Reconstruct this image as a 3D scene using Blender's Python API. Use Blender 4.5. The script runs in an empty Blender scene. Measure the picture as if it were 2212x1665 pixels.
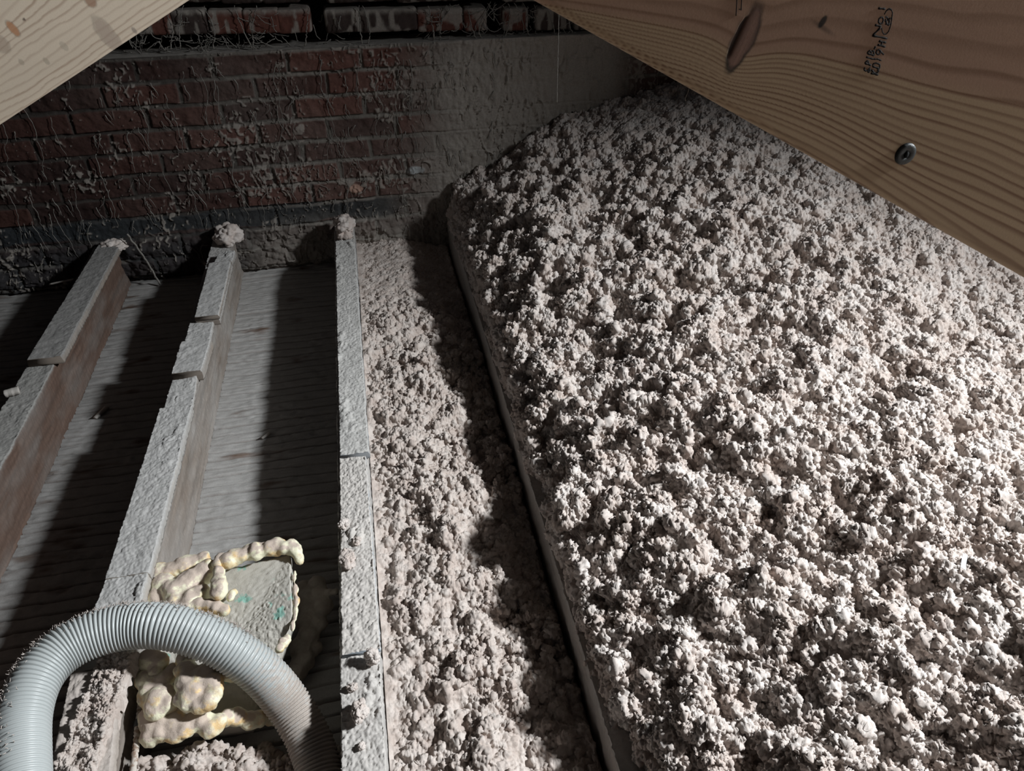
import bpy, math, random
import numpy as np
from mathutils import Vector, Matrix

# ------------------------------------------------------------------ camera, world, lamp, exposure
SC = bpy.context.scene
W, H, F = 2212.0, 1665.0, 1600.0
CAM = np.array([0.0, 0.0, 1.10])
def nrm(v): return v / np.linalg.norm(v)
_vy = nrm(np.array([-394.0, 1192.0, -F]))
_up = np.array([-24.0, 2147.0, 1600.0]); _up = nrm(_up - _vy * _up.dot(_vy))
R = np.array([np.cross(_vy, _up), _vy, _up])            # camera -> world
cam_d = bpy.data.cameras.new('camera'); cam = bpy.data.objects.new('camera', cam_d)
SC.collection.objects.link(cam); SC.camera = cam
cam_d.sensor_width = 36.0; cam_d.lens = 36.0 * F / W; cam_d.clip_start = 0.02
cam.matrix_world = Matrix([[*R[0], CAM[0]], [*R[1], CAM[1]], [*R[2], CAM[2]], [0, 0, 0, 1]])

world = bpy.data.worlds.new('world'); SC.world = world; world.use_nodes = True
world.node_tree.nodes['Background'].inputs[0].default_value = (0.75, 0.82, 1.0, 1)
world.node_tree.nodes['Background'].inputs[1].default_value = 0.007

def spot(name, loc, aim, radius, power, col, cone, blend):
    d = bpy.data.lights.new(name, 'SPOT'); d.shadow_soft_size = radius; d.energy = power; d.color = col
    d.spot_size = math.radians(cone); d.spot_blend = blend
    o = bpy.data.objects.new(name, d); SC.collection.objects.link(o); o.location = loc
    o.rotation_euler = (Vector(aim) - Vector(loc)).to_track_quat('-Z', 'Y').to_euler()
    return o
spot('work_lamp', (2.50, 0.375, 2.05), (-0.50, -0.30, 0.0), 0.135, 790.0, (0.92, 0.97, 1.0), 109, 1.0)
def area(name, loc, aim, size, power, col):
    d = bpy.data.lights.new(name, 'AREA'); d.shape = 'DISK'; d.size = size; d.energy = power; d.color = col
    o = bpy.data.objects.new(name, d); SC.collection.objects.link(o); o.location = loc
    o.rotation_euler = (Vector(aim) - Vector(loc)).to_track_quat('-Z', 'Y').to_euler()
    return o
area('rafter_fill', (0.90, -1.10, 0.85), (0.55, 0.36, 0.85), 0.5, 1.6, (1.0, 0.90, 0.82))  # added warm fill behind the camera, brightening the rafter face

SC.view_settings.view_transform = 'Standard'; SC.view_settings.look = 'None'
SC.view_settings.gamma = 1.0; SC.view_settings.use_curve_mapping = False
SC.view_settings.exposure = 0.0

# ------------------------------------------------------------------ geometry of the view -> real places
def ray(x, y): return R @ np.array([x - W / 2, -(y - H / 2), -F])
def onz(x, y, z):
    r = ray(x, y); return CAM + r * ((z - CAM[2]) / r[2])
def ony(x, y, yy):
    r = ray(x, y); return CAM + r * (yy / r[1])

# ------------------------------------------------------------------ noise
rng = np.random.default_rng(7); random.seed(7)
TB = rng.random((256, 256)); T3 = rng.random((64, 64, 64))
def vn(x, y, o=0):
    x = x + 37.3 * o; y = y + 91.7 * o
    xi = np.floor(x).astype(np.int64); yi = np.floor(y).astype(np.int64)
    fx = x - xi; fy = y - yi
    fx = fx * fx * (3 - 2 * fx); fy = fy * fy * (3 - 2 * fy)
    a = TB[xi & 255, yi & 255]; b = TB[(xi + 1) & 255, yi & 255]
    c = TB[xi & 255, (yi + 1) & 255]; d = TB[(xi + 1) & 255, (yi + 1) & 255]
    return (a + (b - a) * fx) * (1 - fy) + (c + (d - c) * fx) * fy
def fbm(x, y, n=4, o=0, g=0.5):
    s = 0; a = 1.0; t = 0
    for k in range(n):
        s = s + a * (vn(x * 2 ** k, y * 2 ** k, o + k) - 0.5); t += a; a *= g
    return s / t * 2                                    # about -1..1
def vn3(p, o=0):
    p = p + 17.7 * o
    i = np.floor(p).astype(np.int64); f = p - i; f = f * f * (3 - 2 * f)
    r = 0
    for dx in (0, 1):
        for dy in (0, 1):
            for dz in (0, 1):
                w = (f[..., 0] if dx else 1 - f[..., 0]) * (f[..., 1] if dy else 1 - f[..., 1]) * (f[..., 2] if dz else 1 - f[..., 2])
                r = r + w * T3[(i[..., 0] + dx) & 63, (i[..., 1] + dy) & 63, (i[..., 2] + dz) & 63]
    return r
def fbm3(p, n=4, o=0):
    s = 0; a = 1.0; t = 0
    for k in range(n):
        s = s + a * (vn3(p * 2 ** k, o + k) - 0.5); t += a; a *= .5
    return s / t * 2
HX = rng.random((128, 128)); HY = rng.random((128, 128)); HR = rng.random((128, 128)); HZ = rng.random((128, 128))
def balls(x, y, o=0):
    """height of a layer of round lumps, one per unit cell, 0..1"""
    x = x + 11.37 * o; y = y + 5.71 * o
    xi = np.floor(x).astype(np.int64); yi = np.floor(y).astype(np.int64)
    best = np.full(x.shape, -0.35)
    for i in (-1, 0, 1):
        for j in (-1, 0, 1):
            a = (xi + i) & 127; b = (yi + j) & 127
            dx = xi + i + HX[a, b] - x; dy = yi + j + HY[a, b] - y
            r = 0.45 + 0.4 * HR[a, b]
            h = np.sqrt(np.maximum(r * r - dx * dx - dy * dy, 0)) + 0.45 * HZ[a, b] - 0.35
            h = np.where(dx * dx + dy * dy < r * r, h, -0.35)
            best = np.maximum(best, h)
    return best
def sm(a, b, x):
    t = np.clip((x - a) / (b - a), 0, 1); return t * t * (3 - 2 * t)
def domes(x, y, o=0):
    """soft parabolic mounds, no vertical sides, 0..~1"""
    x = x + 11.37 * o; y = y + 5.71 * o
    xi = np.floor(x).astype(np.int64); yi = np.floor(y).astype(np.int64); best = np.zeros(x.shape)
    for i in (-1, 0, 1):
        for j in (-1, 0, 1):
            a = (xi + i) & 127; b = (yi + j) & 127
            d2 = (xi + i + HX[a, b] - x) ** 2 + (yi + j + HY[a, b] - y) ** 2
            r = 0.6 + 0.45 * HR[a, b]; best = np.maximum(best, (1 - d2 / (r * r)) * (.5 + .5 * HZ[a, b]))
    return best
H3 = [rng.random((64, 64, 64)).astype(np.float32) for _ in range(4)]
def balls3(P, cell, o=0):
    """protrusion of a cloud of little spheres at surface points P, in metres"""
    q = (P / cell + 9.31 * o).astype(np.float32); c = np.floor(q).astype(np.int32); best = np.zeros(q.shape[:-1], np.float32)
    for i in (-1, 0, 1):
        for j in (-1, 0, 1):
            for k in (-1, 0, 1):
                a = (c[..., 0] + i) & 63; b = (c[..., 1] + j) & 63; e = (c[..., 2] + k) & 63
                d2 = (c[..., 0] + i + H3[0][a, b, e] - q[..., 0]) ** 2 + (c[..., 1] + j + H3[1][a, b, e] - q[..., 1]) ** 2 + (c[..., 2] + k + H3[2][a, b, e] - q[..., 2]) ** 2
                r = .42 + .42 * H3[3][a, b, e]
                best = np.maximum(best, r * r - d2)
    return best ** .65 * 1.1 * cell
def normals(S):
    a = np.gradient(S, axis=1); b = np.gradient(S, axis=0); n = np.cross(a, b); return n / (np.linalg.norm(n, axis=-1)[..., None] + 1e-12)
def smooth2(N, k=1):
    for _ in range(k):
        N = (N + np.roll(N, 1, 0) + np.roll(N, -1, 0) + np.roll(N, 1, 1) + np.roll(N, -1, 1)) / 5
    return N / (np.linalg.norm(N, axis=-1)[..., None] + 1e-12)
def crumble(S, layers, mask=1.0):
    """S (ny,nx,3) smooth surface -> cauliflower surface, each layer of spheres pushed out along the normals"""
    mask = np.broadcast_to(mask, S.shape[:2])
    for k, (cell, amt) in enumerate(layers):
        N = smooth2(normals(S), 3)
        if N[..., 2].mean() < 0: N = -N
        w = S + .25 * cell * np.stack([vn(S[..., 0] / cell * 1.3, S[..., 1] / cell * 1.3, 5 + q) for q in range(3)], -1)
        S = S + N * ((balls3(w, cell, k + 1) - .30 * cell) * amt * mask)[..., None]
    return S

# ------------------------------------------------------------------ mesh helpers
def mesh_obj(name, V, faces, mat=None, parent=None, smooth=True, col=None):
    """V (n,3); faces: (m,4) array of quads, or a list of such arrays / polygon lists"""
    me = bpy.data.meshes.new(name)
    V = np.asarray(V, np.float32).reshape(-1, 3)
    if isinstance(faces, np.ndarray): faces = [faces]
    idx = []; tot = []
    for f in faces:
        if isinstance(f, np.ndarray) and f.ndim == 2:
            idx.append(f.reshape(-1)); tot.append(np.full(len(f), f.shape[1]))
        else:
            for p in f: idx.append(np.array(p)); tot.append(np.array([len(p)]))
    idx = np.concatenate(idx).astype(np.int32); tot = np.concatenate(tot).astype(np.int32)
    me.vertices.add(len(V)); me.vertices.foreach_set('co', V.ravel())
    me.loops.add(len(idx)); me.loops.foreach_set('vertex_index', idx)
    me.polygons.add(len(tot)); st = np.concatenate([[0], np.cumsum(tot)[:-1]]).astype(np.int32)
    me.polygons.foreach_set('loop_start', st); me.polygons.foreach_set('loop_total', tot)
    if smooth: me.polygons.foreach_set('use_smooth', np.ones(len(tot), bool))
    if col is not None:
        a = me.color_attributes.new('col', 'FLOAT_COLOR', 'POINT')
        c = np.ones((len(V), 4), np.float32); c[:, :3] = np.asarray(col).reshape(-1, 3); a.data.foreach_set('color', c.ravel())
    me.update(calc_edges=True); me.validate()
    if mat: me.materials.append(mat)
    o = bpy.data.objects.new(name, me); SC.collection.objects.link(o)
    if parent: o.parent = parent
    return o
def gridfaces(ny, nx, flip=False, wrap=False, base=0):
    j, i = np.meshgrid(np.arange(ny - 1), np.arange(nx if wrap else nx - 1), indexing='ij')
    i2 = (i + 1) % nx
    q = np.stack([j * nx + i, j * nx + i2, (j + 1) * nx + i2, (j + 1) * nx + i], -1).reshape(-1, 4)
    return (q[:, ::-1] if flip else q) + base
def loft(S):
    """closed tube through rings S (n_sec, n_pt, 3) with end caps"""
    n, m = S.shape[:2]
    return [gridfaces(n, m, wrap=True), [list(range(m))[::-1], [(n - 1) * m + k for k in range(m)]]]
def frames(P):
    P = np.asarray(P, float); T = np.gradient(P, axis=0); T /= np.linalg.norm(T, axis=1)[:, None] + 1e-12
    ref = np.array([0.13, 0.21, 0.97])
    A = np.cross(T, ref); A /= np.linalg.norm(A, axis=1)[:, None] + 1e-9
    return T, A, np.cross(T, A)
def tube_rings(P, rad, m=6):
    T, A, B = frames(P); th = np.linspace(0, 2 * np.pi, m, endpoint=False)
    rad = np.broadcast_to(np.asarray(rad, float), (len(P),))
    return P[:, None] + rad[:, None, None] * (np.cos(th)[None, :, None] * A[:, None] + np.sin(th)[None, :, None] * B[:, None])
class Pile:
    def __init__(s): s.V = []; s.F = []; s.n = 0
    def rings(s, S):
        m = S.shape[1]
        for f in loft(S):
            if isinstance(f, np.ndarray): s.F.append(f + s.n)
            else: s.F.append([[k + s.n for k in p] for p in f])
        s.V.append(S.reshape(-1, 3)); s.n += S.shape[0] * m
    def tube(s, P, rad, m=5): s.rings(tube_rings(np.asarray(P, float), rad, m))
    def mesh(s, V, F): s.V.append(V); s.F.append(F + s.n); s.n += len(V)
    def build(s, name, mat, parent=None, smooth=True): return mesh_obj(name, np.concatenate(s.V), s.F, mat, parent, smooth)
def tag(o, label=None, cat=None, group=None, kind=None):
    for k, v in (('label', label), ('category', cat), ('group', group), ('kind', kind)):
        if v: o[k] = v
    return o
def empty(name, loc):
    o = bpy.data.objects.new(name, None); SC.collection.objects.link(o); o.location = loc; o.empty_display_size = .05
    return o
def spline(P, n):
    P = np.asarray(P, float); t = np.arange(len(P)); tt = np.linspace(0, len(P) - 1, n)
    Q = np.vstack([2 * P[0] - P[1], P, 2 * P[-1] - P[-2]]); out = []
    for u in tt:
        i = min(int(u), len(P) - 2); f = u - i; a, b, c, d = Q[i], Q[i + 1], Q[i + 2], Q[i + 3]
        out.append(.5 * ((2 * b) + (-a + c) * f + (2 * a - 5 * b + 4 * c - d) * f * f + (-a + 3 * b - 3 * c + d) * f ** 3))
    out = np.array(out); L = np.concatenate([[0], np.cumsum(np.linalg.norm(np.diff(out, axis=0), axis=1))])
    s = np.linspace(0, L[-1], n)
    return np.stack([np.interp(s, L, out[:, k]) for k in range(3)], 1), L[-1]

# ------------------------------------------------------------------ materials
def mat(name, base=(.5, .5, .5), rough=.9, attr=False, var=None, var_scale=30., bump=0., bump_scale=400., bump_dist=.001,
        spec=.25, var_lo=.4, var_hi=.6, mul=0., mul_scale=120., bump2=0., bump2_scale=60., coords='Object'):
    m = bpy.data.materials.new(name); m.use_nodes = True; nt = m.node_tree; N = nt.nodes; L = nt.links
    b = N['Principled BSDF']; b.inputs['Roughness'].default_value = rough
    b.inputs['Specular IOR Level'].default_value = spec
    tc = N.new('ShaderNodeTexCoord'); co = tc.outputs[coords]
    if attr:
        a = N.new('ShaderNodeAttribute'); a.attribute_name = 'col'; c = a.outputs['Color']
    else:
        a = N.new('ShaderNodeRGB'); a.outputs[0].default_value = (*base, 1); c = a.outputs[0]
    def noise(scale, det=5, r=.6):
        n = N.new('ShaderNodeTexNoise'); n.inputs['Scale'].default_value = scale; n.inputs['Detail'].default_value = det
        n.inputs['Roughness'].default_value = r; L.new(co, n.inputs['Vector']); return n.outputs['Fac']
    def mixc(f, x, y, t='MIX'):
        q = N.new('ShaderNodeMix'); q.data_type = 'RGBA'; q.blend_type = t
        if isinstance(f, float): q.inputs[0].default_value = f
        else: L.new(f, q.inputs[0])
        for k, z in ((6, x), (7, y)):
            if isinstance(z, tuple): q.inputs[k].default_value = (*z, 1)
            else: L.new(z, q.inputs[k])
        return q.outputs[2]
    def ramp(f, lo, hi, a=0., bb=1.):
        r = N.new('ShaderNodeMapRange'); r.inputs[1].default_value = lo; r.inputs[2].default_value = hi
        r.inputs[3].default_value = a; r.inputs[4].default_value = bb; L.new(f, r.inputs[0]); return r.outputs[0]
    if var:
        c = mixc(ramp(noise(var_scale), var_lo, var_hi), c, var)
    if mul:
        r = ramp(noise(mul_scale, 8, .7), .3, .7, 1 - mul, 1 + mul * .6)
        cc = N.new('ShaderNodeVectorMath'); cc.operation = 'SCALE'; L.new(c, cc.inputs[0]); L.new(r, cc.inputs['Scale']); c = cc.outputs[0]
    L.new(c, b.inputs['Base Color'])
    if bump:
        bp = N.new('ShaderNodeBump'); bp.inputs['Strength'].default_value = bump; bp.inputs['Distance'].default_value = bump_dist
        L.new(noise(bump_scale, 6, .7), bp.inputs['Height'])
        if bump2:
            b2 = N.new('ShaderNodeBump'); b2.inputs['Strength'].default_value = bump2; b2.inputs['Distance'].default_value = .004
            L.new(noise(bump2_scale), b2.inputs['Height']); L.new(b2.outputs[0], bp.inputs['Normal'])
        L.new(bp.outputs[0], b.inputs['Normal'])
    m['_h'] = 0
    return m, (nt, b, noise, mixc, ramp, c, co)
DUST = (.50, .455, .42)
M_heap, _ = mat('cellulose', (.68, .612, .57), .95, var=(.58, .49, .44), var_scale=22, mul=.10, mul_scale=500, bump=.9, bump_scale=900, bump_dist=.0012, spec=.15)
M_bay, _ = mat('settled_cellulose', (.60, .53, .485), .95, var=(.50, .42, .375), var_scale=30, mul=.10, mul_scale=400, bump=.9, bump_scale=800, bump_dist=.0012, spec=.1)
M_attr, _ = mat('dusty_timber', attr=True, rough=.9, mul=.10, mul_scale=300, bump=.8, bump_scale=700, bump_dist=.001, spec=.15)
M_wall, _ = mat('old_brick', attr=True, rough=.93, mul=.18, mul_scale=180, bump=.7, bump_scale=350, bump_dist=.002, spec=.15)
M_floor, _ = mat('dusty_lath', attr=True, rough=.95, mul=.12, mul_scale=250, bump=.7, bump_scale=500, bump_dist=.0015, spec=.1)
M_pine, _ = mat('pine', attr=True, rough=.6, mul=.05, mul_scale=500, bump=.2, bump_scale=500, bump_dist=.0005, spec=.3)
M_web, _ = mat('dusty_web', (.22, .205, .185), .95, mul=.15)
M_ink, _ = mat('stamp_ink', (.012, .008, .006), .8)
M_screw, _ = mat('dark_steel', (.035, .037, .036), .45, spec=.5, bump=.3, bump_scale=500)
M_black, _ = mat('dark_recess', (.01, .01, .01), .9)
M_paper, _ = mat('paper_flake', (.75, .78, .80), .8)
M_pipe, _ = mat('dusty_pipe', (.52, .47, .42), .8, var=(.28, .20, .15), var_scale=90, var_lo=.5, var_hi=.6, bump=.7, bump_scale=300)

# ------------------------------------------------------------------ setting: floor (old boards across the joists under dust)
def build_floor():
    x = np.arange(-1.9, 0.34, .0065); y = np.arange(0.15, 2.56, .0021); X, Y = np.meshgrid(x, y)
    wob = Y + .012 * fbm(X * 3, Y * 6, 3, 21) + .003 * fbm(X * 14, Y * 20, 2, 22)
    pos = wob / .034; k = np.floor(pos); fr = pos - k
    d = np.minimum(fr, 1 - fr) * .034
    depth = TB[(k.astype(int) * 7) & 255, 5]
    on = sm(.05, .55, vn(X * 5, k * 3.1, 23) + .35 * (depth - .5))
    Z = -.155 - .009 * on * np.exp(-(d / .0028) ** 2) + .004 * (TB[k.astype(int) & 255, 9] - .5)
    Z += .0022 * fbm(X * 60, Y * 80, 4, 27) + .0025 * fbm(X * 18, Y * 90, 3, 24) + .003 * fbm(X * 5, Y * 5, 2, 25) + .0016 * (balls(X / .012, Y / .012, 4)) * sm(-.1, .3, fbm(X * 8, Y * 8, 2, 6))
    Z += .012 * sm(2.38, 2.5, Y) * vn(X * 9, Y * 9)
    c = np.zeros(X.shape + (3,)); du = sm(-.55, .0, fbm(X * 9, Y * 26, 4, 26) + .25)
    wood = np.array([.15, .10, .075]); dust = np.array([.40, .385, .37])
    c[:] = wood + (dust - wood) * (du * (1 - .6 * on * np.exp(-(d / .002) ** 2)))[..., None]
    c *= (1 - .40 * sm(-.55, -.95, X))[..., None]  # shade of the left bay put into the floor colour
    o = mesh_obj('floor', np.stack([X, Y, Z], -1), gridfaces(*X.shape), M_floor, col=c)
    tag(o, kind='structure')
build_floor()

# ------------------------------------------------------------------ setting: the brick wall
def wall_dust(X, Z):
    n = fbm(X * 4, Z * 4, 4, 31)
    a = sm(.02, .34, X + .16 * n - .25 * (Z - .25) * (Z > .25)) * (1 - sm(.80, .98, X + .10 * n))
    b = sm(.12, -.10, Z + .05 * n) * sm(-.7, -.15, X) * .75
    return np.clip(np.maximum(a, b), 0, 1)
def build_wall():
    x = np.arange(-1.75, 2.45, .0026); z = np.arange(-.185, .5785, .0021); X, Z = np.meshgrid(x, z)
    TOP = .575; ch = .0700
    zz = Z + .004 * fbm(X * 4, Z * 6, 2, 40) + .003 * fbm(X * 26, Z * 30, 3, 39)
    r = np.floor((TOP - zz) / ch); fz = (TOP - zz) / ch - r
    off = (r % 2) * .11 + .03 * (TB[r.astype(int) & 255, 3] - .5)
    bl = .22
    q = (X + off + .004 * fbm(X * 30, Z * 26, 3, 38)) / bl; c = np.floor(q); fx = q - c
    dz = np.minimum(fz, 1 - fz) * ch; dx = np.minimum(fx, 1 - fx) * bl
    wz = .0055 + .003 * fbm(X * 9, Z * 9, 2, 41); d = np.minimum(dz, dx) - wz
    brick = sm(-.001, .0035, d)
    rnd = TB[(c.astype(int) * 13 + 7) & 255, (r.astype(int) * 29 + 3) & 255]
    rnd2 = TB[(c.astype(int) * 5 + 70) & 255, (r.astype(int) * 17 + 30) & 255]
    D = wall_dust(X, Z); brick0 = brick; brick = brick * (1 - .75 * D)
    out = .006 * brick + .006 * (rnd - .5) * brick + .0025 * fbm(X * 40, Z * 40, 4, 42) * (1 + brick) + .002 * (1 - brick) * vn(X * 60, Z * 60, 4)
    D = wall_dust(X, Z)
    # hanging dusty drips and scabs
    wx = X + .012 * fbm(X * 12, Z * 12, 3, 43)
    rid = 1 - np.abs(vn(wx * 60, Z * 13, 44) - .5) * 2
    dens = np.clip(-.05 + 1.2 * sm(-1.3, .5, X) + .6 * sm(.15, -.1, Z), 0, 1.3)
    drip = sm(.955, .99, rid + .02 * (dens - 1)) * sm(.42, .62, vn(X * 16, Z * 13, 45) + .25 * (dens - .6))
    scab = (1 - .75 * D) * sm(.69, .80, vn(X * 150 + 2 * fbm(X * 60, Z * 50, 2, 3), Z * 80, 46) * .6 + vn(X * 14, Z * 14, 47) * .5 + .12 * (dens - .9))
    ledge = np.exp(-((fz - .03) * ch / .006) ** 2) * sm(.3, .6, vn(X * 20, Z * 3, 48)) * dens
    low = sm(.055, -.02, Z)
    out += .0065 * drip + .004 * scab + .003 * ledge
    out += low * (.010 * fbm(X * 26, Z * 26, 4, 49) + .006 * balls(X / .02, Z / .02, 6)) + low * .02 * sm(0, 1, vn(X * 5, Z * 5, 50))
    out += D * (.003 * fbm(X * 70, Z * 40, 4, 7) + .0025 * domes(X / .016, Z / .03, 3) + .004)
    out += .006 * sm(.545, .575, Z) + .003 * fbm(X * 12, Z * 2, 3, 51) * sm(.53, .575, Z)
    # rounded foot of the brickwork between joists, standing proud of the pocket below
    foot = sm(-.12, -.16, Z + .02 * fbm(X * 9, Z * 0 + 3, 2, 52)); out -= .035 * foot
    Y = 2.5 - out
    red = np.array([.120, .058, .047]); dk = np.array([.060, .036, .032]); mort = np.array([.045, .038, .034]) + (np.array([.135, .122, .108]) - np.array([.045, .038, .034])) * sm(-1.0, .1, X + .2 * fbm(X * 3, Z * 3, 2, 37))[..., None]; dust = np.array([.34, .305, .27])  # mortar darkens leftwards for soot and weaker light together
    soot_shade = sm(-1.1, -.1, X + .25 * fbm(X * 4, Z * 4, 3, 36)); dk = dk * (.55 + .45 * soot_shade)[..., None]; red = red * (.5 + .5 * soot_shade)[..., None]  # left bricks darker: part soot, part shade painted into the colour
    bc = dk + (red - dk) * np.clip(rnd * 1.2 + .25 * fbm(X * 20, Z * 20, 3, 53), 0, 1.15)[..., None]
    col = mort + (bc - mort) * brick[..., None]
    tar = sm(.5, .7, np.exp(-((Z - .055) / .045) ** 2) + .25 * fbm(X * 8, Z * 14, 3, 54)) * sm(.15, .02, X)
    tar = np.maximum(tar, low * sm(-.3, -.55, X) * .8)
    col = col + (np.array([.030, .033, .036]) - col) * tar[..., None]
    f = np.clip(np.maximum.reduce([drip * .9, scab * .75, ledge * .55, D * sm(-.9, -.1, fbm(X * 22, Z * 22, 4, 55) + .9 * D - .25)]), 0, 1)
    f = np.maximum(f, .06 * soot_shade + .16 * fbm(X * 6, Z * 6, 3, 56) * (1 - tar) * soot_shade); f = np.clip(f, 0, 1)
    col = col + (dust - col) * f[..., None]
    # two odd spots: a whitish fleck of plaster and a pink broken brick face
    for px, py, rx, rz, cc in ((897, 366, .030, .013, (.40, .41, .41)), (768, 405, .022, .014, (.42, .27, .21))):
        p = ony(px, py, 2.5); e = sm(1.25, .8, np.hypot((X - p[0]) / rx, (Z - p[2]) / rz) + .3 * fbm(X * 60, Z * 60, 3, 9))
        col = col + (np.array(cc) - col) * e[..., None]; Y = Y - .003 * e
    # ledge on top, running back
    yb = np.linspace(0, .12, 26)[1:]
    XL, YB = np.meshgrid(x, yb); ZL = .5785 + .002 * fbm(XL * 30, YB * 30, 3, 57); YL = Y[-1][None] + YB
    cl = np.zeros(XL.shape + (3,)); cl[:] = np.array([.30, .275, .25])
    V = np.concatenate([np.stack([X, Y, Z], -1), np.stack([XL, YL, ZL], -1)], 0)
    col = np.concatenate([col, cl], 0)
    o = mesh_obj('wall_back', V, gridfaces(V.shape[0], V.shape[1]), M_wall, col=col); tag(o, kind='structure')
build_wall()

def cube_grid(c, s, n):
    """closed box as a dense mesh (6 grids), centre c, size s, about n cells per metre"""
    Vs = []; Fs = []; b = 0
    for ax in range(3):
        for sg in (-1, 1):
            u, v = [k for k in range(3) if k != ax]
            nu = max(2, int(s[u] * n) + 1); nv = max(2, int(s[v] * n) + 1)
            A, B = np.meshgrid(np.linspace(-.5, .5, nu), np.linspace(-.5, .5, nv))
            P = np.zeros(A.shape + (3,)); P[..., u] = A * s[u]; P[..., v] = B * s[v]; P[..., ax] = sg * s[ax] / 2
            flip = (sg < 0) ^ (ax == 1)
            Fs.append(gridfaces(*A.shape, flip=flip) + b); Vs.append(P.reshape(-1, 3)); b += A.size
    V = np.concatenate(Vs); c = np.asarray(c)
    r = min(s) * .16; core = np.clip(V, -np.array(s) / 2 + r, np.array(s) / 2 - r); dd = V - core
    L = np.linalg.norm(dd, axis=1)[:, None] + 1e-9; V = core + dd / L * np.minimum(L, r)
    return V + c, np.concatenate(Fs)
def build_upper():
    Vs = []; Fs = []; Cs = []; b = 0
    def brick(x0, x1, y0, y1, Y, cc):                     # picture box of a brick -> a brick standing at depth Y
        nonlocal b
        A = ony(x0, y1, Y); B = ony(x1, y0, Y); C0 = ony(x0, y0, Y)
        z0 = A[2]; z1 = (B[2] + C0[2]) / 2
        c = ((A[0] + B[0]) / 2, Y + .05, (z0 + z1) / 2)
        V, Fc = cube_grid(c, (abs(B[0] - A[0]), .10, abs(z1 - z0)), 280)
        n = fbm3(V * 45, 4, 3)[:, None]; V = V + (V - np.array(c)) * .035 * n + .0025 * fbm3(V * 120, 3, 5)[:, None] * np.array([0, 1, 0])
        up = sm(.02, .0, z1 - V[:, 2] + .008 * fbm3(V * 60, 3, 7))
        web = sm(.56, .68, vn3(V * np.array([70, 70, 22]), 4) + .25 * (V[:, 0] > .1) * sm(0, .6, V[:, 0]))
        col = np.array(cc) * (1 + .35 * fbm3(V * 35, 3, 9))[:, None]; col = col + (np.array([.30, .27, .24]) - col) * np.clip(up * .8 + web * .8, 0, 1)[:, None]
        Vs.append(V); Fs.append(Fc + b); Cs.append(col); b += len(V)
    R1 = (.125, .052, .04); D1 = (.055, .04, .036)
    for x0, x1, cc in ((-420, -275, D1), (-268, -140, R1), (-132, 0, D1), (6, 128, D1), (134, 258, R1), (1338, 1460, D1), (1468, 1600, R1), (1608, 1750, D1), (265, 322, D1), (326, 366, R1), (377, 441, D1), (456, 520, R1), (531, 600, R1), (603, 668, R1), (705, 776, D1), (779, 900, D1), (903, 1000, R1), (1003, 1052, R1), (1086, 1142, R1), (1156, 1235, D1), (1240, 1330, D1)):
        brick(x0, x1, 22 - (x0 - 265) * .006, 79 - (x0 - 265) * .012, 2.515, cc)
    for x0, x1, cc in ((-400, -230, D1), (-222, -60, D1), (-52, 120, R1), (128, 292, D1), (1248, 1400, D1), (1408, 1560, D1), (300, 470, D1), (476, 560, D1), (566, 640, D1), (705, 850, D1), (856, 1050, D1), (1086, 1240, D1)):
        brick(x0, x1, -60, 12 - (x0 - 300) * .006, 2.52, cc)
    o = mesh_obj('wall_upper', np.concatenate(Vs), np.concatenate(Fs), M_wall, col=np.concatenate(Cs)); tag(o, kind='structure')
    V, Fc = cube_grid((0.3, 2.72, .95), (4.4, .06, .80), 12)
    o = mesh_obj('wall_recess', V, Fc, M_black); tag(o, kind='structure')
build_upper()

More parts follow.
